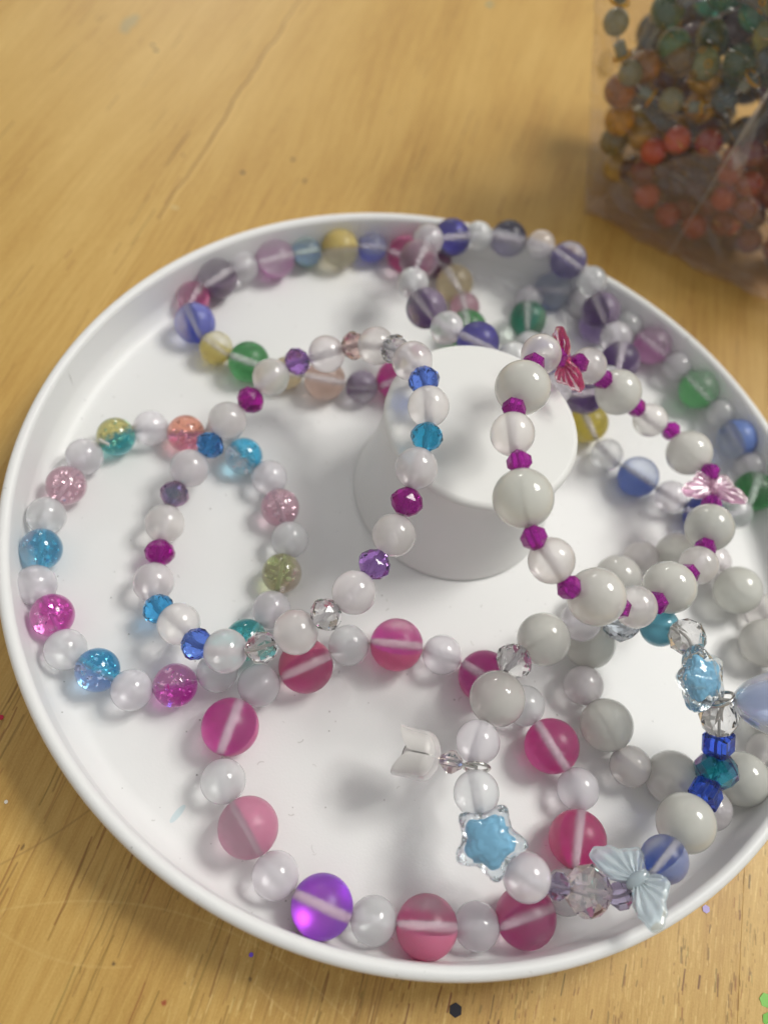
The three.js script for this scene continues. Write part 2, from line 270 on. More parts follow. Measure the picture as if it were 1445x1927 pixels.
// open flower cup along +y with three pointed petals
function cupGeometry(R, L, lobes, flare, swell) {
  return new ParametricGeometry((u, v, o) => {
    const th = u * Math.PI * 2, inner = v > 0.5, t = inner ? (1 - v) * 2 : v * 2, lobe = Math.pow(Math.abs(Math.cos((lobes * th) / 2)), 0.55), tip = Math.pow(Math.abs(Math.cos((lobes * th) / 2)), 5);
    let r = R * (0.14 + 0.86 * Math.pow(Math.sin(Math.min(1, t * swell) * Math.PI / 2), 0.7));
    r *= 1 + 0.1 * (lobe - 0.75) * Math.min(1, t * 2) - 0.1 * t * t + flare * Math.pow(t, 4) * (0.35 + 0.65 * tip);
    const y = L * (t * 0.6 + t * t * (0.38 * lobe + 0.05 * tip));
    if (inner) r = Math.max(0.05, r - 0.75 * (1 - 0.65 * t) * (r > 1 ? 1 : r));
    o.set(r * Math.cos(th) * MM, (inner ? Math.max(y, y * 0.94 + 0.5) : y) * MM, r * Math.sin(th) * MM);
  }, 108, 56);
}

// ---------------------------------------------------------------- bracelets
const BEADS = {
  A: [
    ['A','purple',-67.42,7.92,-45.68,4.75,0.58], ['s','pink',-70.84,6.54,-38.79,3.80,0.45], ['A','blue',-67.28,7.12,-31.01,4.75,1.51], ['s','yellow',-60.30,6.56,-26.50,3.80,-0.82],
    ['A','green',-51.68,7.23,-25.02,4.75,0.33], ['s','cream',-42.79,6.37,-26.12,3.80,0.22], ['A','creampink',-33.85,7.17,-27.12,4.75,0.22], ['s','lilac',-25.31,6.38,-29.22,3.80,2.02],
    ['A','magenta',-18.17,7.22,-33.71,4.75,0.52], ['s','yellow',-14.90,6.27,-41.66,3.80,0.17], ['A','lilac',-6.34,7.27,-42.35,4.75,0.20], ['s','cream',-0.97,6.32,-49.06,3.80,-0.47],
    ['A','green',-5.60,7.61,-56.19,4.75,0.04], ['s','palepink',-7.87,6.37,-64.07,3.80,0.02], ['A','cream',-12.28,6.86,-70.78,4.75,-0.15], ['s','mauve',-18.41,6.20,-76.64,3.80,-0.36],
    ['A','pink',-26.89,7.20,-74.49,4.75,-1.28], ['s','blue',-35.78,6.87,-73.64,3.80,0.22], ['A','yellowclear',-43.19,7.75,-68.71,4.75,-2.26], ['s','greenblue',-50.86,7.02,-64.50,3.80,-0.32],
    ['A','lilacpink',-56.92,7.82,-58.11,4.75,-0.30], ['c','clear',-63.47,6.90,-52.81,3.80,-0.27]],
  B: [
    ['B','mauve',-22.21,19.92,-60.49,4.68,-1.44], ['c','clear',-21.47,20.36,-52.01,3.74,-0.15], ['B','darkpurple',-16.54,20.98,-45.06,4.68,1.78], ['c','clear',-10.66,23.12,-39.33,3.74,0.31],
    ['B','violet',-3.14,25.14,-36.03,4.68,0.76], ['c','clear',5.30,24.81,-35.11,3.74,0.30], ['B','violet',11.45,22.78,-40.63,4.68,0.37], ['c','clear',16.68,20.68,-34.26,3.74,0.33],
    ['B','darkpurple',23.92,18.26,-38.01,4.68,0.13], ['c','clear',28.90,17.14,-44.83,3.74,-0.27], ['B','darkpurple',31.19,16.50,-53.01,4.68,-0.73], ['c','clear',29.48,15.57,-61.26,3.74,-0.17],
    ['B','darkpurple',24.62,15.66,-68.19,4.68,-1.75], ['c','clear',20.42,17.24,-75.56,3.74,-0.28], ['B','purplegreen',13.43,17.01,-80.46,4.68,0.40], ['c','clear',5.70,15.98,-84.04,3.74,-0.45],
    ['B','purpleblue',-2.65,14.55,-84.09,4.68,-0.86], ['c','clear',-10.39,15.10,-80.82,3.74,-0.39], ['B','purpleshine',-16.63,16.70,-75.30,4.68,-0.51], ['c','clear',-21.72,19.17,-68.98,3.74,-0.10]],
  B2: [
    ['B','paleblue',12.86,6.65,-79.69,4.72,-0.34], ['c','clear',7.61,6.41,-73.94,3.78,0.22], ['B','greenshine',8.40,7.49,-65.92,4.72,1.10], ['c','clear',10.50,6.71,-57.94,3.78,0.13],
    ['B','purple',17.55,7.18,-52.52,4.72,0.27], ['c','clear',25.32,6.55,-48.00,3.78,0.21], ['B','yellow',28.96,7.06,-39.72,4.72,-0.05], ['c','clear',34.96,6.22,-33.01,3.78,0.24],
    ['B','blue',42.86,7.13,-28.93,4.72,-0.76], ['c','clear',51.42,6.35,-26.93,3.78,0.26], ['B','deepblue',59.40,7.16,-24.35,4.72,0.62], ['c','clear',67.18,6.70,-28.15,3.78,-0.24],
    ['B','emerald',70.94,7.52,-35.35,4.72,-0.34], ['c','clear',70.34,6.52,-43.12,3.78,-0.22], ['B','sky',65.43,8.27,-48.71,4.72,-2.01], ['c','clear',61.27,7.47,-55.84,3.78,-0.34],
    ['B','palegreen',54.58,8.19,-60.53,4.72,0.66], ['c','clear',48.77,7.41,-66.71,3.78,-0.37], ['B','pink',41.28,8.18,-70.18,4.72,0.64], ['c','clear',34.38,7.41,-75.14,3.78,-0.39],
    ['B','lilac',26.39,7.37,-72.18,4.72,-0.39], ['c','clear',21.26,6.30,-78.86,3.78,-0.38]],
  C: [
    ['k','tealyellow',-70.66,6.59,4.59,4.07,2.06], ['c','clear',-64.95,6.16,-0.36,3.88,0.15], ['k','orangepink',-57.38,6.69,-1.53,4.07,2.07], ['c','clear',-50.39,6.33,-5.48,3.88,0.10],
    ['k','bluewhite',-43.85,6.42,-0.80,4.07,-1.07], ['c','clear',-36.83,6.33,2.32,3.88,-0.11], ['k','pink',-32.27,6.61,8.57,4.07,-0.25], ['c','clear',-27.85,6.46,14.96,3.88,-0.38],
    ['k','olive',-26.87,6.63,22.87,4.07,0.99], ['c','clear',-26.14,6.35,30.92,3.88,0.31], ['k','teal',-28.63,6.62,38.53,4.07,1.25], ['c','clear',-31.49,6.35,46.19,3.88,0.18],
    ['k','magentaclear',-37.72,6.60,51.14,4.07,-1.78], ['c','clear',-44.79,6.51,54.43,3.88,0.19], ['k','bluelilac',-52.06,6.63,52.96,4.07,1.28], ['c','clear',-59.20,6.34,51.13,3.88,0.38],
    ['k','magentapale',-64.37,6.62,45.86,4.07,1.17], ['c','clear',-70.08,6.24,41.12,3.88,0.58], ['k','bluepale',-72.61,6.57,34.06,4.07,1.29], ['c','clear',-75.21,6.24,26.92,3.88,-0.11],
    ['k','pink',-74.69,6.56,19.24,4.07,-0.04], ['c','clear',-74.54,6.28,11.43,3.88,0.04]],
  D: [
    ['c','clear',-48.59,13.73,-3.54,4.00,0.04], ['r','azure',-50.23,11.61,2.33,3.10,0.07], ['c','clear',-52.50,9.62,8.05,4.00,0.09], ['r','smoke',-53.28,8.38,14.30,3.10,0.19],
    ['c','clear',-52.74,6.95,20.65,4.00,0.27], ['r','magenta',-51.21,6.55,26.91,3.10,0.30], ['c','clear',-49.76,6.47,33.26,4.00,0.36], ['r','azureclear',-46.34,7.78,38.56,3.10,-0.32],
    ['c','clear',-41.03,10.39,41.02,4.00,-0.21], ['r','royal',-36.09,12.79,44.40,3.10,-0.15], ['c','clear',-30.30,15.54,44.86,4.00,-0.08], ['x','crystal',-24.12,18.44,43.06,3.00,-0.08],
    ['c','clear',-19.20,22.16,39.76,4.00,-0.11], ['r','crystal',-15.06,25.48,36.19,3.10,-0.18], ['c','clear',-11.62,26.47,30.94,4.00,-0.27], ['r','violet',-9.76,27.40,24.86,3.10,-0.33],
    ['c','clear',-8.05,29.27,18.96,4.00,-0.39], ['r','magenta',-7.71,32.05,13.03,3.10,-0.47], ['c','clear',-7.95,34.59,7.05,4.00,-0.48], ['r','cyan',-7.91,36.28,0.79,3.10,-0.55],
    ['c','clear',-9.37,37.01,-5.50,4.00,0.21], ['r','royal',-11.72,36.55,-11.55,3.10,0.04], ['c','clear',-15.09,34.74,-16.80,4.00,-0.21], ['r','grey',-19.46,31.97,-20.75,3.10,-0.44],
    ['c','clear',-23.53,27.87,-23.67,4.00,-0.54], ['r','palepink',-28.43,23.90,-25.17,3.10,-0.40], ['c','clear',-33.68,20.70,-23.35,4.00,-0.22], ['r','violet',-39.06,19.42,-19.86,3.10,-0.15],
    ['c','clear',-43.18,17.86,-14.89,4.00,-0.03], ['r','magenta',-45.59,15.65,-9.05,3.10,0.02]],
  E: [
    ['j','jade',5.71,46.22,-9.06,5.05,0.48], ['m','mag',4.89,47.78,-2.41,2.09,0.61], ['c','clear',5.66,48.13,3.29,3.89,-0.10], ['m','mag',7.84,48.34,8.61,2.09,-0.06],
    ['j','jade',9.93,48.02,15.21,5.05,-0.05], ['m','mag',13.20,47.13,21.24,2.09,0.08], ['c','clear',17.58,43.72,22.26,3.89,0.22], ['m','mag',22.00,40.91,24.45,2.09,0.22],
    ['j','jade',27.83,37.74,22.70,5.05,0.18], ['m','mag',33.27,33.95,21.16,2.09,0.14], ['c','clear',37.28,31.07,18.37,3.89,-0.09], ['m','mag',41.67,29.32,15.19,2.09,-0.34],
    ['j','jade',44.80,26.92,9.63,5.05,-0.45], ['m','mag',48.99,25.22,4.40,2.09,-0.41], ['c','clear',51.91,22.93,0.08,3.89,-0.63], ['m','mag',53.58,21.84,-5.33,2.09,-0.79],
    ['j','jade',54.91,19.99,-11.82,5.05,-0.87], ['m','mag',55.32,19.18,-18.66,2.09,-0.90], ['bf','butterfly_pink',54.97,19.53,-22.44,2.53,-0.07], ['m','mag',53.99,19.90,-26.14,2.09,-0.28],
    ['j','jade',49.68,18.10,-31.11,5.05,-0.32], ['m','mag',45.29,17.29,-36.33,2.09,-0.32], ['c','clear',39.69,18.63,-36.23,3.89,-0.42], ['m','mag',35.02,21.90,-35.56,2.09,-0.53],
    ['j','jade',29.26,25.64,-34.69,5.05,-0.58], ['m','mag',24.26,29.95,-32.79,2.09,-0.62], ['c','clear',19.75,33.34,-31.75,3.89,-0.67], ['m','mag',16.88,36.76,-28.19,2.09,-0.45],
    ['bf','butterfly_hot',13.85,38.06,-26.25,2.53,-2.36], ['m','mag',11.65,40.42,-24.28,2.09,-0.55], ['c','clear',8.02,43.37,-21.01,3.89,-0.21], ['m','mag',6.72,45.61,-15.90,2.09,0.42]],
  F: [
    ['a','magenta',-25.35,7.65,55.44,5.20,0.46], ['c','clear',-23.18,6.50,64.56,4.00,-0.43], ['a','pinkclear',-16.23,7.70,70.70,5.20,1.61], ['c','clear',-9.21,6.50,76.40,4.00,-0.35],
    ['a','magentashine',-0.21,7.72,78.81,5.20,0.09], ['c','clear',8.90,6.47,78.26,4.00,-0.38], ['a','pink2',17.71,7.76,76.77,5.20,-1.26], ['c','clear',26.30,6.49,74.07,4.00,-0.43],
    ['a','pink',34.09,7.63,70.38,5.20,1.11], ['c','clear',40.78,6.44,64.19,4.00,-0.68], ['a','pinkedge',41.03,7.69,55.09,5.20,0.59], ['c','clear',40.11,6.45,45.92,4.00,0.04],
    ['a','pink',33.40,7.76,39.94,5.20,-0.22], ['c','clear',27.03,6.52,33.48,4.00,0.02], ['a','magenta',17.94,7.64,30.77,5.20,0.14], ['c','clear',8.84,6.56,28.74,4.00,0.06],
    ['a','magenta2',-0.50,7.67,30.19,5.20,0.85], ['c','clear',-9.47,6.64,33.04,4.00,0.14], ['a','pink3',-16.02,7.60,40.10,5.20,-1.37], ['c','clear',-23.21,6.58,46.22,4.00,0.23]],
  G: [
    ['j','jade',25.97,15.65,22.84,5.20,0.32], ['R','crystal',21.07,16.03,29.25,3.60,0.48], ['j','jade',19.58,15.57,37.26,5.20,0.59], ['c','clear',17.74,15.91,46.33,4.00,0.62],
    ['ring','tulip',18.43,16.03,50.79,0.40,0.70], ['c','clear',19.25,16.62,55.22,4.00,-0.16], ['star','star',22.56,18.95,62.69,4.50,-0.15], ['c','clear',30.26,17.38,65.93,4.00,-0.20],
    ['bic','lilac',36.06,16.16,65.50,2.10,-0.30], ['champ','champagne',41.44,15.40,64.59,5.00,-0.32], ['bic','lilac',46.82,16.02,63.81,2.10,-0.46], ['bf','butterfly_blue',48.58,18.25,61.02,2.60,-0.50],
    ['s','blueaura',52.51,18.79,56.46,4.00,-1.41], ['j','jade',56.78,16.56,48.64,5.20,-0.74], ['cube','cobalt',60.50,15.44,42.15,2.30,-0.76], ['teal','teal',62.44,15.08,36.96,4.10,-0.89],
    ['cube','cobalt',60.57,18.82,33.21,2.30,-1.17], ['cr','crystal',58.11,23.24,30.43,3.60,-1.22], ['ring','flower',56.81,26.14,28.16,0.40,-0.24], ['star','star2',52.33,27.07,25.91,4.50,-0.15],
    ['hrt','crystal',49.70,25.76,18.04,3.60,-0.28], ['cy','cyan',46.68,19.95,14.62,3.80,-0.17], ['cr','crystalblue',40.06,17.10,15.12,3.60,0.03], ['c','clear',32.64,15.40,16.41,4.00,0.16]],
  H: [
    ['c','clear',36.53,6.32,7.79,4.00,0.63], ['j','jade',37.53,7.65,16.71,5.20,0.80], ['c','clear',38.00,6.52,25.46,4.00,-0.03], ['j','jade',43.35,7.87,32.47,5.20,0.03],
    ['c','clear',49.49,6.74,38.49,4.00,-0.01], ['j','jade',57.73,7.31,38.31,5.20,-0.05], ['c','clear',66.19,6.48,41.54,4.00,-0.28], ['j','jade',71.55,7.70,34.26,5.20,-0.66],
    ['c','clear',76.91,6.55,26.89,4.00,-0.80], ['j','jade',78.31,7.91,18.01,5.20,-0.88], ['c','clear',81.18,6.39,9.52,4.00,-0.17], ['j','jade',74.85,7.97,3.68,5.20,-0.19],
    ['c','clear',75.75,5.75,-5.14,4.00,-0.23], ['j','jade',67.81,8.55,-6.57,5.20,-0.24], ['c','clear',62.92,6.02,-13.35,4.00,-0.21], ['j','jade',54.25,7.50,-10.88,5.20,-0.02],
    ['c','clear',46.20,6.65,-7.72,4.00,0.19], ['j','jade',41.30,7.87,-0.10,5.20,0.42]],
};
const NAMES = {
  A: ['bead_bracelet', 'bracelet of rainbow coloured frosted glass beads against the back left of the tray rim'],
  B: ['bead_bracelet', 'bracelet of dark purple beads alternating with small clear ones, leaning on the rear rim'],
  B2: ['bead_bracelet', 'bracelet of blue, green, pink, yellow glass beads alternating with clear ones at the right rim'],
  C: ['bead_bracelet', 'bracelet of crackled blue, pink and magenta glass beads lying flat at the tray left'],
  D: ['bead_bracelet', 'bracelet of cloudy beads with small coloured faceted crystals, propped on the left of the pedestal'],
  E: ['bead_bracelet', 'bracelet of grey stone beads, magenta spacers and two pink butterflies draped beside the pedestal'],
  F: ['bead_bracelet', 'bracelet of large frosted magenta and pink beads with cloudy beads, flat along the front rim'],
  G: ['charm_bracelet', 'bracelet with white tulip, blue stars, and butterfly charms lying across other bracelets'],
  H: ['bead_bracelet', 'bracelet of only greyish white and cloudy beads lying flat under the charm bracelet'],
};
const silver = phys({ color: hex('#c9c7c2'), metalness: 1, roughness: 0.22 });
const goldMat = phys({ color: hex('#c99a2e'), metalness: 1, roughness: 0.3 });
const petalWhite = phys({ color: hex('#f0edeb'), roughness: 0.42, transmission: 0.45, thickness: 0.001, ior: 1.22, clearcoat: 0.5, clearcoatRoughness: 0.25 });
const petalBlue = phys({ color: hex('#d2dcf4'), roughness: 0.3, transmission: 0.6, thickness: 0.001, ior: 1.3, clearcoat: 0.8, clearcoatRoughness: 0.1 });
const wingBlue = phys({ color: hex('#e8f5fc'), roughness: 0.22, transmission: 0.6, thickness: 0.001, ior: 1.35, clearcoat: 1, clearcoatRoughness: 0.12 });
const wingPink = phys({ color: hex('#f2c2de'), roughness: 0.25, transmission: 0.7, thickness: 0.001, ior: 1.35, clearcoat: 1, clearcoatRoughness: 0.08 });
const wingHot = phys({ color: hex('#e4508c'), roughness: 0.16, transmission: 0.66, thickness: 0.001, ior: 1.4, clearcoat: 1, clearcoatRoughness: 0.06 });
const starGlass = phys({ color: hex('#eef6fb'), roughness: 0.05, transmission: 0.96, thickness: 0.004, ior: 1.34, clearcoat: 1, clearcoatRoughness: 0.03 });
const coreBlue = phys({ color: hex('#90d6fa'), roughness: 0.5 });
const pearlCyan = phys({ color: hex('#6cc0d6'), roughness: 0.35, transmission: 0.5, thickness: 0.004, clearcoat: 0.8, clearcoatRoughness: 0.1 });

function uneven(m, k) { const a = 0.016 * Math.sin(k * 12.9), b = 0.014 * Math.sin(k * 7.3 + 1); m.scale.set(1 + a, 1 - Math.abs(b), 1 - a * 0.6); return m; }
for (const [id, list] of Object.entries(BEADS)) {
  const P = list.map((b) => V(b[2], b[3], b[4])), c = P.reduce((s, p) => s.add(p), V(0, 0, 0)).divideScalar(P.length); c.y = 2.5;
  const t = thing(NAMES[id][0], NAMES[id][1], 'bracelet', [c.x * MM, c.y * MM, c.z * MM]), L = (p) => p.clone().sub(c).multiplyScalar(MM);
  const curve = new THREE.CatmullRomCurve3(P.map(L), true, 'centripetal');
  part('elastic_cord', new THREE.TubeGeometry(curve, P.length * 8, 0.3 * MM, 6, true), cordMat, t);
  list.forEach(([kind, key, x, y, z, r, roll], i) => {
    const axis = P[(i + 1) % P.length].clone().sub(P[(i + P.length - 1) % P.length]), q = frameOf(axis, roll), at = L(P[i]);
    if (kind === 'c') {
      const m = part('cloudy_bead', ball(r), clearTints[(i * 7 + list.length) % 4], t, at, q); uneven(m, i + x); part('bore', rod(r * 0.19, r * 0.97), softBore, m);
    } else if (kind === 'j') uneven(part('stone_bead', ball(r), jadeTints[i % 3], t, at, q), i + z);
    else if ('aAsB'.includes(kind)) {
      const k = key === 'blue' && id === 'B2' ? 'blue2' : key === 'lilac' && id === 'B2' ? 'lilacB' : key === 'pink' && id === 'B2' ? 'lilacpink' : key, a = aura(k);
      const m = part('frosted_bead', ball(r), a.glass, t, at, q); part('foil', halfShell(r, 0.955), a.foil, m); part('coating', halfShell(r, 0.985), a.coat, m); part('bore', rod(r * 0.125, r * 0.945), paleBore, m);
    } else if (kind === 'k') {
      const m = part('crackle_bead', crackleBall(r, key), crackleGlass, t, at, q); const s = part('crack_flakes', cracks(r, 1 + (i % 6)), crackFilm, m); s.userData.kind = 'stuff'; part('bore', rod(r * 0.1, r * 0.96), softBore, m);
    } else if (kind === 'r' || kind === 'R') { const m = part('crystal_bead', keep('rondelle' + r, () => rondelle(r, r * 0.8)), crystal(key), t, at, q); part('bore', rod(0.42, r * 0.74), softBore, m); }
    else if (kind === 'x') part('crystal_bead', keep('ball' + r, () => facetBall(r, r * 0.96, 10)), crystal(key), t, at, q);
    else if (kind === 'm') part('spacer_bead', keep('spacer' + r, () => spacer(r * 1.02, r * 0.92)), crystal('mag'), t, at, q);
    else if (kind === 'bic') part('spacer_bead', keep('bicone', () => spacer(2.2, 1.95)), crystal('lilac'), t, at, q);
    else if (kind === 'champ') { const m = part('crystal_bead', keep('champ', () => facetBall(4.6, 3.7, 8)), crystal('champagne'), t, at, q); part('bore', rod(0.45, 3.4), softBore, m); }
    else if (kind === 'teal') part('crystal_bead', keep('teal', () => rondelle(4.1, 3.3, 10)), crystal('teal'), t, at, q);
    else if (kind === 'cube') part('cube_bead', keep('cube', () => cutCube(2.35)), crystal('cobalt'), t, at, q);
    else if (kind === 'cr' || kind === 'hrt') part('crystal_bead', keep('facet' + r, () => facetBall(r, r * 0.95, 9)), crystal(key), t, at, q);
    else if (kind === 'cy') part('glass_bead', ball(r), pearlCyan, t, at, q);
    else if (kind === 'ring') {
      part('jump_ring', keep('jump', () => new THREE.TorusGeometry(2.25 * MM, 0.32 * MM, 12, 44).rotateX(Math.PI / 2)), silver, t, at, q);
      const tulip = key === 'tulip', from = tulip ? V(18.43, 16.03, 50.78) : V(56.45, 26.84, 28.5), base = tulip ? V(11.71, 17.1, 51.77) : V(58.6, 27.1, 28.1), to = tulip ? V(5.0, 15.0, 51.9) : V(66.84, 30.05, 26.99);
      const d = to.clone().sub(base).normalize(), qq = new THREE.Quaternion().setFromUnitVectors(V(0, 1, 0), d);
      const charm = part(tulip ? 'tulip_charm' : 'bellflower_charm', tulip ? cupGeometry(4.3, 7.4, 3, 0.16, 2.0) : cupGeometry(6.6, 14, 4, 0.3, 1.0), tulip ? petalWhite : petalBlue, t, L(base), qq.clone().multiply(new THREE.Quaternion().setFromAxisAngle(V(0, 1, 0), tulip ? 0.9 : 0.4)));
      charm.userData.label = tulip ? 'frosted white tulip charm' : 'pale blue bellflower charm';
      const gap = from.clone().sub(base), pin = gap.length();
      part('head_pin', rod(0.28, (pin + 2.2) / 2 - 0.6), silver, t, L(base.clone().addScaledVector(gap, 0.42)), qq);
      if (tulip) part('crystal_bead', keep('tiny', () => bicone(2.05, 1.95, 6)), crystal('champagne'), t, L(base.clone().addScaledVector(gap.clone().normalize(), 2.1)), qq);
    } else if (kind === 'star') {
      const big = key === 'star', n = big ? V(-0.25, 0.95, 0.2).normalize() : V(0.48, 0.68, 0.1).normalize(), up = big ? V(0.12, 0.24, -0.96) : V(-0.75, -0.2, -0.6), tip = up.addScaledVector(n, -up.dot(n)).normalize(), qs = basis(tip.clone().cross(n), tip, n);
      const s = part('star_charm', keep('star', () => starGeometry(7.2, 4.2, 3.1)), starGlass, t, at, qs); s.userData.label = 'clear glass star with a sky blue core';
      part('star_core', keep('core', () => starGeometry(4.4, 3.0, 1.6)), coreBlue, s);
    } else if (kind === 'bf') {
      const m = { butterfly_blue: wingBlue, butterfly_pink: wingPink, butterfly_hot: wingHot }[key], size = { butterfly_blue: 0.96, butterfly_pink: 0.84, butterfly_hot: 0.8 }[key];
      const g = new THREE.Group(); g.name = numbered('butterfly_charm'); g.position.copy(at); g.quaternion.copy(q).multiply(new THREE.Quaternion().setFromAxisAngle(V(0, 0, 1), Math.PI)); if (key === 'butterfly_hot') { const sx = V(0.618, -0.4, 0.677).normalize(), n0 = V(-0.72, 0.36, 0.28), nz = n0.addScaledVector(sx, -n0.dot(sx)).normalize(); g.quaternion.copy(basis(sx, nz.clone().cross(sx), nz)); } t.add(g);
      g.userData.label = { butterfly_blue: 'pale pearly blue butterfly charm', butterfly_pink: 'pale pink glassy butterfly charm', butterfly_hot: 'hot pink butterfly charm seen edge-on' }[key];
      for (const s of [-1, 1]) part('wing', keep('wing' + s + size, () => wingGeometry(s, size)), m, g);
      part('butterfly_body', keep('bfbody' + size, () => new THREE.SphereGeometry(1, 24, 18).scale(1.25 * size * MM, 2.4 * size * MM, 1.25 * size * MM)), m, g, V(0, 0, 0.5 * MM));
    }
  });
  const ends = { E: [[V(13.0, 44.6, 18.0), V(-0.5, 0.6, 0.5)], [V(13.7, 44.7, 17.6), V(-0.15, 0.7, 0.5)]], C: [[V(-71.2, 9.4, 8.4), V(-0.8, 0.5, 0.1)]], A: [[V(-32, 10.5, -33), V(-0.5, 0.8, -0.2)]] }[id] ?? [];
  for (const [p, d] of ends) part('cord_end', keep('cordend', () => new THREE.CylinderGeometry(0.36 * MM, 0.36 * MM, 2.4 * MM, 10)), cordMat, t, L(p), new THREE.Quaternion().setFromUnitVectors(V(0, 1, 0), d.normalize()));
}

// ---------------------------------------------------------------- plastic bag full of bracelets
{
  const A = V(17.9, 0, -123.3), E = V(0.977, 0, 0.213).normalize(), N = V(0.213, 0, -0.977).normalize(), Y = V(0, 1, 0);
  const W = (s, y, d) => A.clone().addScaledVector(E, s).addScaledVector(Y, y).addScaledVector(N, d).multiplyScalar(MM);
  const film = phys({ color: hex('#f8f5f0'), roughness: 0.09, transmission: 0.965, thickness: 0, ior: 1.5 }), haze = phys({ color: hex('#f2ece8'), roughness: 0.28, transmission: 0.91, thickness: 0, ior: 1.45 });
  const bag = thing('plastic_bag', 'clear plastic bag packed with bracelets standing behind the tray at upper right', 'bag', [A.x * MM, 0, A.z * MM]), here = (p) => p.sub(bag.position);
  const len = 150, high = 96;
  const outline = (u, y) => {                         // u runs once round the bag, from the left corner along the front
    const lean = -0.36 * y * (y < 60 ? 1 : 0.95), depth = 62 * (1 - 0.55 * (y / high) ** 1.5), s0 = lean, s1 = len - lean * 0.6, a = u * 4;
    let s, d;
    if (a < 1.7) { const t = a / 1.7; s = s0 + (s1 - s0) * t; d = -3.0 * Math.sin(Math.PI * t) * Math.sin(Math.PI * Math.min(1, y / 70)) + 1.3 * noise2(s * 0.06, y * 0.05) - 1.5 * Math.pow(1 - Math.abs(noise2(s * 0.045 + y * 0.02, y * 0.03 - s * 0.012)), 7) + 0.3 * noise2(s * 0.2, y * 0.16) - 0.9 * Math.pow(1 - Math.abs(noise2(s * 0.05 - y * 0.05 + 7, y * 0.11 + s * 0.03)), 9); d -= (y > 3 ? 1.3 : 0.4) * Math.exp(-(((s - 27.8) / 1.5) ** 2)); }
    else if (a < 2) { const t = (a - 1.7) / 0.3; s = s1 + 6 * Math.sin(Math.PI * t); d = depth * t; }
    else if (a < 3.7) { const t = (a - 2) / 1.7; s = s1 + (s0 - s1) * t; d = depth + 5 * Math.sin(Math.PI * t); }
    else { const t = (a - 3.7) / 0.3; s = s0 - 5 * Math.sin(Math.PI * t); d = depth * (1 - t); }
    return [s, d];
  };
  const g = new ParametricGeometry((u, v, o) => { const y = 0.5 + v * high, [s, d] = outline(u, y); o.copy(here(W(s, y, d))); }, 300, 130);
  part('bag_film', g, film, bag);
  const floorShape = new THREE.Shape(); for (let k = 0; k <= 80; k++) { const [s, d] = outline(k / 80, 0.5); floorShape[k ? 'lineTo' : 'moveTo'](s, d); }
  const fg = new THREE.ShapeGeometry(floorShape), fp = fg.attributes.position; for (let i = 0; i < fp.count; i++) { const p = here(W(fp.getX(i), 0.5, fp.getY(i))); fp.setXYZ(i, p.x, p.y, p.z); } fg.computeVertexNormals();
  part('bag_bottom', fg, haze, bag);
  const gus = new THREE.Shape([[0.6, 0.7], [3.7, 11.7], [9, 18.6], [14.3, 24.3], [20, 30], [27.0, 35], [30, 34.5], [33.5, 31], [44, 22], [60, 12], [96, 3], [100, 0.7]].map(([a, b]) => new THREE.Vector2(a, b))), gg = new THREE.ShapeGeometry(gus);
  for (let i = 0, p = gg.attributes.position; i < p.count; i++) { const q = here(W(p.getX(i), p.getY(i), 1.6)); p.setXYZ(i, q.x, q.y, q.z); } gg.computeVertexNormals();
  part('gusset', gg, haze, bag);
  const seam = new ParametricGeometry((u, v, o) => { const y = 0.6 + u * 60, w = 0.35 + 0.9 * Math.max(0, Math.sin((u - 0.45) * 5.2)) ** 3; o.copy(here(W(27.8 + (v - 0.5) * w, y, -3.3 * Math.sin(Math.PI * 0.16) * Math.sin(Math.PI * Math.min(1, y / 70)) - 1.3 - 0.6 * v))); }, 60, 3);
  part('seam', seam, phys({ color: hex('#f0ece8'), roughness: 0.2, transmission: 0.7, thickness: 0, ior: 1.5 }), bag);

  const foldPart = (pts, m) => { const p = pts.map((a) => here(W(...a))), g2 = new THREE.BufferGeometry().setAttribute('position', new THREE.Float32BufferAttribute(p.flatMap((v) => v.toArray()), 3)); g2.setIndex([0, 1, 2, 1, 3, 2, 2, 3, 4]); g2.computeVertexNormals(); part('film_fold', g2, m, bag); };
  const glossy = phys({ color: hex('#f4f1ee'), roughness: 0.12, transmission: 0.88, thickness: 0, ior: 1.55 });
  foldPart([[27.9, 45, -2.2], [29.6, 47, -2.0], [28.2, 37, -4.2], [32.6, 36.2, -3.4], [33.2, 31, -2.2]], glossy);
  foldPart([[28.0, 38.5, -3.2], [32.2, 37.6, -2.4], [28.6, 37.2, -5.6], [31.8, 36.4, -4.6], [30.5, 34.4, -6.2]], glossy);
  foldPart([[-2, 6, -1.2], [3, 8.4, -1.4], [0, 3.2, -2.2], [5, 5, -2.4], [7, 2.2, -2]], haze);
  const pal = (list, o = {}) => list.map((h) => phys({ color: hex(h).multiplyScalar(1.65), roughness: o.rough ?? 0.22, transmission: o.t ?? 0.5, thickness: 0.004, clearcoat: 0.7, clearcoatRoughness: 0.12 }));
  const greens = pal(['#4f7a52', '#5f8a62', '#6f8a5e', '#47664a', '#8d9666']), teals = pal(['#2d7f6a', '#2a6b50', '#3f8f7c', '#2f5a46']), ambers = pal(['#a8682e', '#b88a2a', '#9a6636', '#b8964a', '#7a6034']), smoky = pal(['#7c857c', '#6c766e', '#3a4f58', '#85856c'], { t: 0.42, rough: 0.08 });
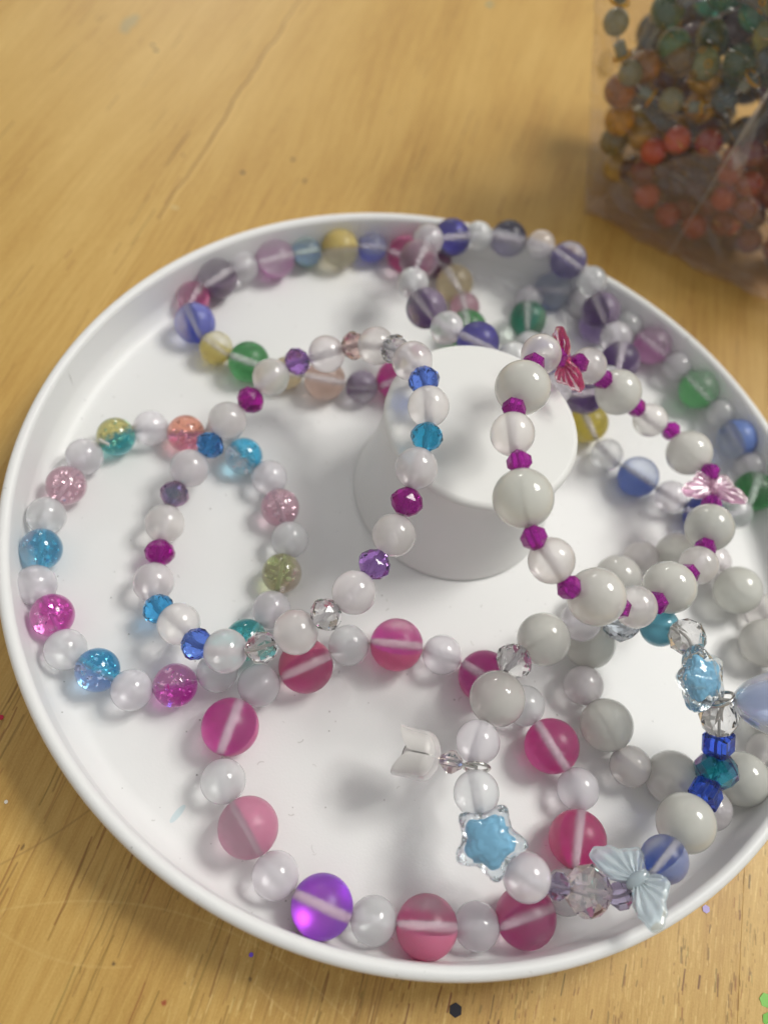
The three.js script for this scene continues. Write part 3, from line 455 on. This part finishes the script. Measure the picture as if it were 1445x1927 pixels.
  const reds = pal(['#b8402a', '#a5341f', '#7a2622', '#8f2a2a', '#c0503a', '#6e2226'], { t: 0.3 }), corals = pal(['#d0584c', '#7e2630', '#b8463f', '#69202a', '#a03a3a'], { t: 0.3 }), maroons = pal(['#5d1d28', '#742a35', '#4a1a24', '#8f3a40'], { t: 0.3 }), olives = pal(['#8a7a2e', '#a08a3a', '#6f6428', '#b08f3c']), browns = pal(['#3a2a1a', '#4a3520', '#33301f', '#52402a'], { t: 0.3 }), plums = pal(['#4c2a40', '#3f2336', '#5e3550'], { t: 0.3 });
  function ring(label, s, y, d, radius, beadR, mats, tilt = [0, 0], squash = 1, seed = 1, extra) {
    const random = rng(seed * 97), n = Math.floor((2 * Math.PI * radius * (0.5 + squash / 2)) / (2 * beadR + 0.15)), c = W(s, y, d), t = thing('bead_bracelet', label, 'bracelet', [c.x, c.y, c.z]);
    const X = E.clone(), Yv = Y.clone(); const q1 = new THREE.Quaternion().setFromAxisAngle(E, tilt[0]), q2 = new THREE.Quaternion().setFromAxisAngle(Y, tilt[1]); X.applyQuaternion(q2); Yv.applyQuaternion(q1);
    const pts = []; for (let k = 0; k < n; k++) { const a = (k / n) * Math.PI * 2, w = 1 + 0.05 * noise2(Math.cos(a) + seed, Math.sin(a)); pts.push(X.clone().multiplyScalar(radius * w * Math.cos(a)).addScaledVector(Yv, radius * squash * w * Math.sin(a)).multiplyScalar(MM)); }
    part('elastic_cord', new THREE.TubeGeometry(new THREE.CatmullRomCurve3(pts, true), n * 4, 0.35 * MM, 6, true), cordMat, t);
    pts.forEach((p, k) => {
      const axis = pts[(k + 1) % n].clone().sub(pts[(k + n - 1) % n]).normalize(), q = new THREE.Quaternion().setFromUnitVectors(V(0, 1, 0), axis), m = mats[Math.floor(random() * mats.length)];
      if (extra === 'spacers' && k % 2) { const f = part('spacer_bead', keep('tube', () => new THREE.CylinderGeometry(1.5 * MM, 1.5 * MM, 3.6 * MM, 14)), smoky[0], t, p, q); part('gold_ring', keep('goldring', () => new THREE.TorusGeometry(2.35 * MM, 0.42 * MM, 8, 26).rotateX(Math.PI / 2)), goldMat, f, V(0, 1.7 * MM, 0)); return; }
      if (extra === 'gold' && k % 3 === 1) { const f = part('gold_bead', keep('gb' + beadR, () => new THREE.SphereGeometry(beadR * 0.98 * MM, 24, 16)), mats[4 % mats.length], t, p, q); for (let j = 0; j < 8; j++) part('gold_loop', keep('gl', () => new THREE.TorusGeometry(0.8 * MM, 0.26 * MM, 6, 14)), goldMat, f, V(Math.cos(j * 0.785), 0.35 * (j % 2 ? 1 : -1), Math.sin(j * 0.785)).normalize().multiplyScalar(beadR * MM), new THREE.Quaternion().setFromUnitVectors(V(0, 0, 1), V(Math.cos(j * 0.785), 0.35 * (j % 2 ? 1 : -1), Math.sin(j * 0.785)).normalize())); return; }
      part('bead', keep('bagball' + beadR, () => new THREE.SphereGeometry(beadR * MM, 26, 18)), m, t, p, q);
    });
    return t;
  }
  ring('bracelet of smoky clear beads with thin gold rings at the front of the plastic bag', 4.5, 55.5, 6.5, 19.5, 3.3, smoky, [0, 0], 1, 1, 'spacers');
  ring('bracelet of dull green beads and gold-loop beads inside the smoky ring in the bag', 8.5, 57, 14, 13.5, 4.3, greens, [0.1, 0], 1, 2, 'gold');
  ring('bracelet of teal green beads at the top of the plastic bag', 14, 72, 19, 15, 5, teals, [0.2, 0.1], 1, 3);
  ring('bracelet of amber and orange beads at the left edge of the bag', 4.5, 31.5, 15, 11.5, 4.4, ambers, [0.1, 0.4], 1.05, 4);
  ring('bracelet of orange and scarlet beads low in the front of the bag', 24, 17, 9.5, 15.5, 3.7, reds, [-0.1, 0], 0.78, 5);
  ring('bracelet of coral beads among dark red ones at the right of the bag', 46, 24, 9, 15, 3.7, corals, [0, -0.1], 1, 6);
  ring('bracelet of maroon beads low in the middle of the bag', 30, 17, 20, 14, 5, maroons, [-0.1, 0.1], 0.85, 7);
  ring('bracelet of olive yellow beads at the lower left of the bag', 6, 14, 19, 9, 4.2, olives, [-0.15, 0.3], 0.95, 8);
  ring('bracelet of dark plum beads added to fill the dark low in the bag', 24, 30, 31, 22, 5.4, plums, [0.1, 0], 0.95, 9);  // added dark beads standing in for the darkness deep in the bag
  ring('bracelet of dark green beads behind the green ones in the bag', 22, 60, 26, 19, 5, teals.slice(1).concat(greens[3]), [0, 0], 1, 10);
  ring('bracelet of deep red beads at the far right of the bag', 70, 26, 16, 18, 5, maroons, [0.1, -0.1], 1, 11);
  ring('bracelet of mossy green beads at the upper right of the bag', 46, 62, 14, 17, 4.8, greens, [0, -0.1], 1, 12);
  ring('bracelet of wine coloured beads in the middle depth of the bag', 44, 42, 26, 14, 5, plums.concat(maroons), [0, 0], 1, 14);
  ring('bracelet of dark brown beads added to fill the dark deepest at the bag left', 8, 30, 40, 16, 5.4, browns, [0, 0.2], 1, 15);  // back-fill ring in dark colours, added to darken the gaps
  ring('bracelet of blackish green beads added to fill the dark deepest at the bag top', 22, 62, 38, 12, 5.4, browns.concat(teals[3]), [0, 0], 1.1, 16);  // another added dark ring behind the upper bracelets
  ring('bracelet of blackish red beads added to fill the dark deepest at the bag bottom', 30, 18, 42, 20, 5.6, plums.concat(browns), [0, 0], 0.7, 17);  // added dark filling behind the red bracelets
  ring('small bracelet of dark beads added to fill the dark inside the deep plum ring', 26, 32, 30, 10, 5, browns.concat(plums), [0, 0], 1, 18);  // added dark filling inside the plum ring
  ring('flattened bracelet of dark cherry beads in the bottom left corner of the bag', 19, 8.5, 16, 13, 4.2, maroons, [0.1, 0], 0.34, 19);
  ring('flattened bracelet of dark cherry beads in the bottom right corner of the bag', 50, 8.5, 15, 14, 4.2, maroons.concat(plums), [0.1, 0], 0.34, 20);
  const bangle = thing('bangle', 'thin smoky grey glass bangle between the green and red bracelets in the bag', 'bangle', W(13, 44.5, 14).toArray());
  part('bangle_ring', new THREE.TorusGeometry(18.6 * MM, 1.9 * MM, 16, 90), phys({ color: hex('#8b97a6'), roughness: 0.12, transmission: 0.6, thickness: 0.003 }), bangle, undefined, basis(E, Y, E.clone().cross(Y)));
}

// ---------------------------------------------------------------- glitter flakes on the table
const flakes = [
  [27.1, 86.9, 1.15, '#35343c', 'black glitter flake on the table in front of the tray', 0.2], [82.1, 70.0, 1.25, '#9fe07a', 'upper of two bright green hexagon glitter flakes at the tray front right', 0.5], [82.7, 72.9, 1.2, '#8fd068', 'lower of two bright green hexagon glitter flakes at the tray front right', 0.1],
  [69.8, 58.1, 0.75, '#c9bdf0', 'tiny lilac glitter flake beside the right front rim', 0.3], [-8.9, 88.6, 0.4, '#7a55d8', 'tiny violet glitter speck below the front left rim', 0.4], [-58.1, 78.1, 0.35, '#f0e8da', 'tiny white speck on the table at the lower left', 0.2], [-66.0, 65.0, 0.5, '#c42a48', 'tiny red speck on the table at the left edge', 0.7],
];
for (const [x, z, r, color, label, turn] of flakes) {
  const t = thing('glitter_flake', label, 'glitter', [x * MM, 0.05 * MM, z * MM]), m = part('flake_body', new THREE.CylinderGeometry(r * MM, r * MM, 0.08 * MM, 6), phys({ color: hex(color), roughness: 0.3, metalness: 0.3 }), t, V(0, 0.12 * MM, 0));
  m.rotation.set(0.1, turn, 0.06);
}

// ---------------------------------------------------------------- ceiling lamps
for (const lamp of LAMPS) {
  const t = thing('ceiling_lamp', lamp.label, 'lamp', lamp.at);
  part('lamp_canopy', new THREE.CylinderGeometry(lamp.ring + lamp.face * 0.8, lamp.ring + lamp.face * 0.8, 0.03, 48), whiteMat, t, V(0, 0.04, 0));
  for (let k = 0; k < 5; k++) {
    const a = (k / 5) * Math.PI * 2 + 0.3, x = lamp.ring * Math.cos(a), z = lamp.ring * Math.sin(a);
    part('lamp_panel', new THREE.BoxGeometry(lamp.face, 0.01, lamp.face), new THREE.MeshStandardMaterial({ color: 0xffffff, emissive: 0xfffdf6, emissiveIntensity: 0.5 }), t, V(x, 0.006, z));
    const l = new THREE.RectAreaLight(0xfffdf6, lamp.power, lamp.face, lamp.face); l.name = 'lamp_light'; l.position.set(lamp.at[0] + x, lamp.at[1], lamp.at[2] + z);
    l.lookAt(l.position.x, 0, l.position.z); scene.add(l);
  }
}
renderer.render(scene, camera);
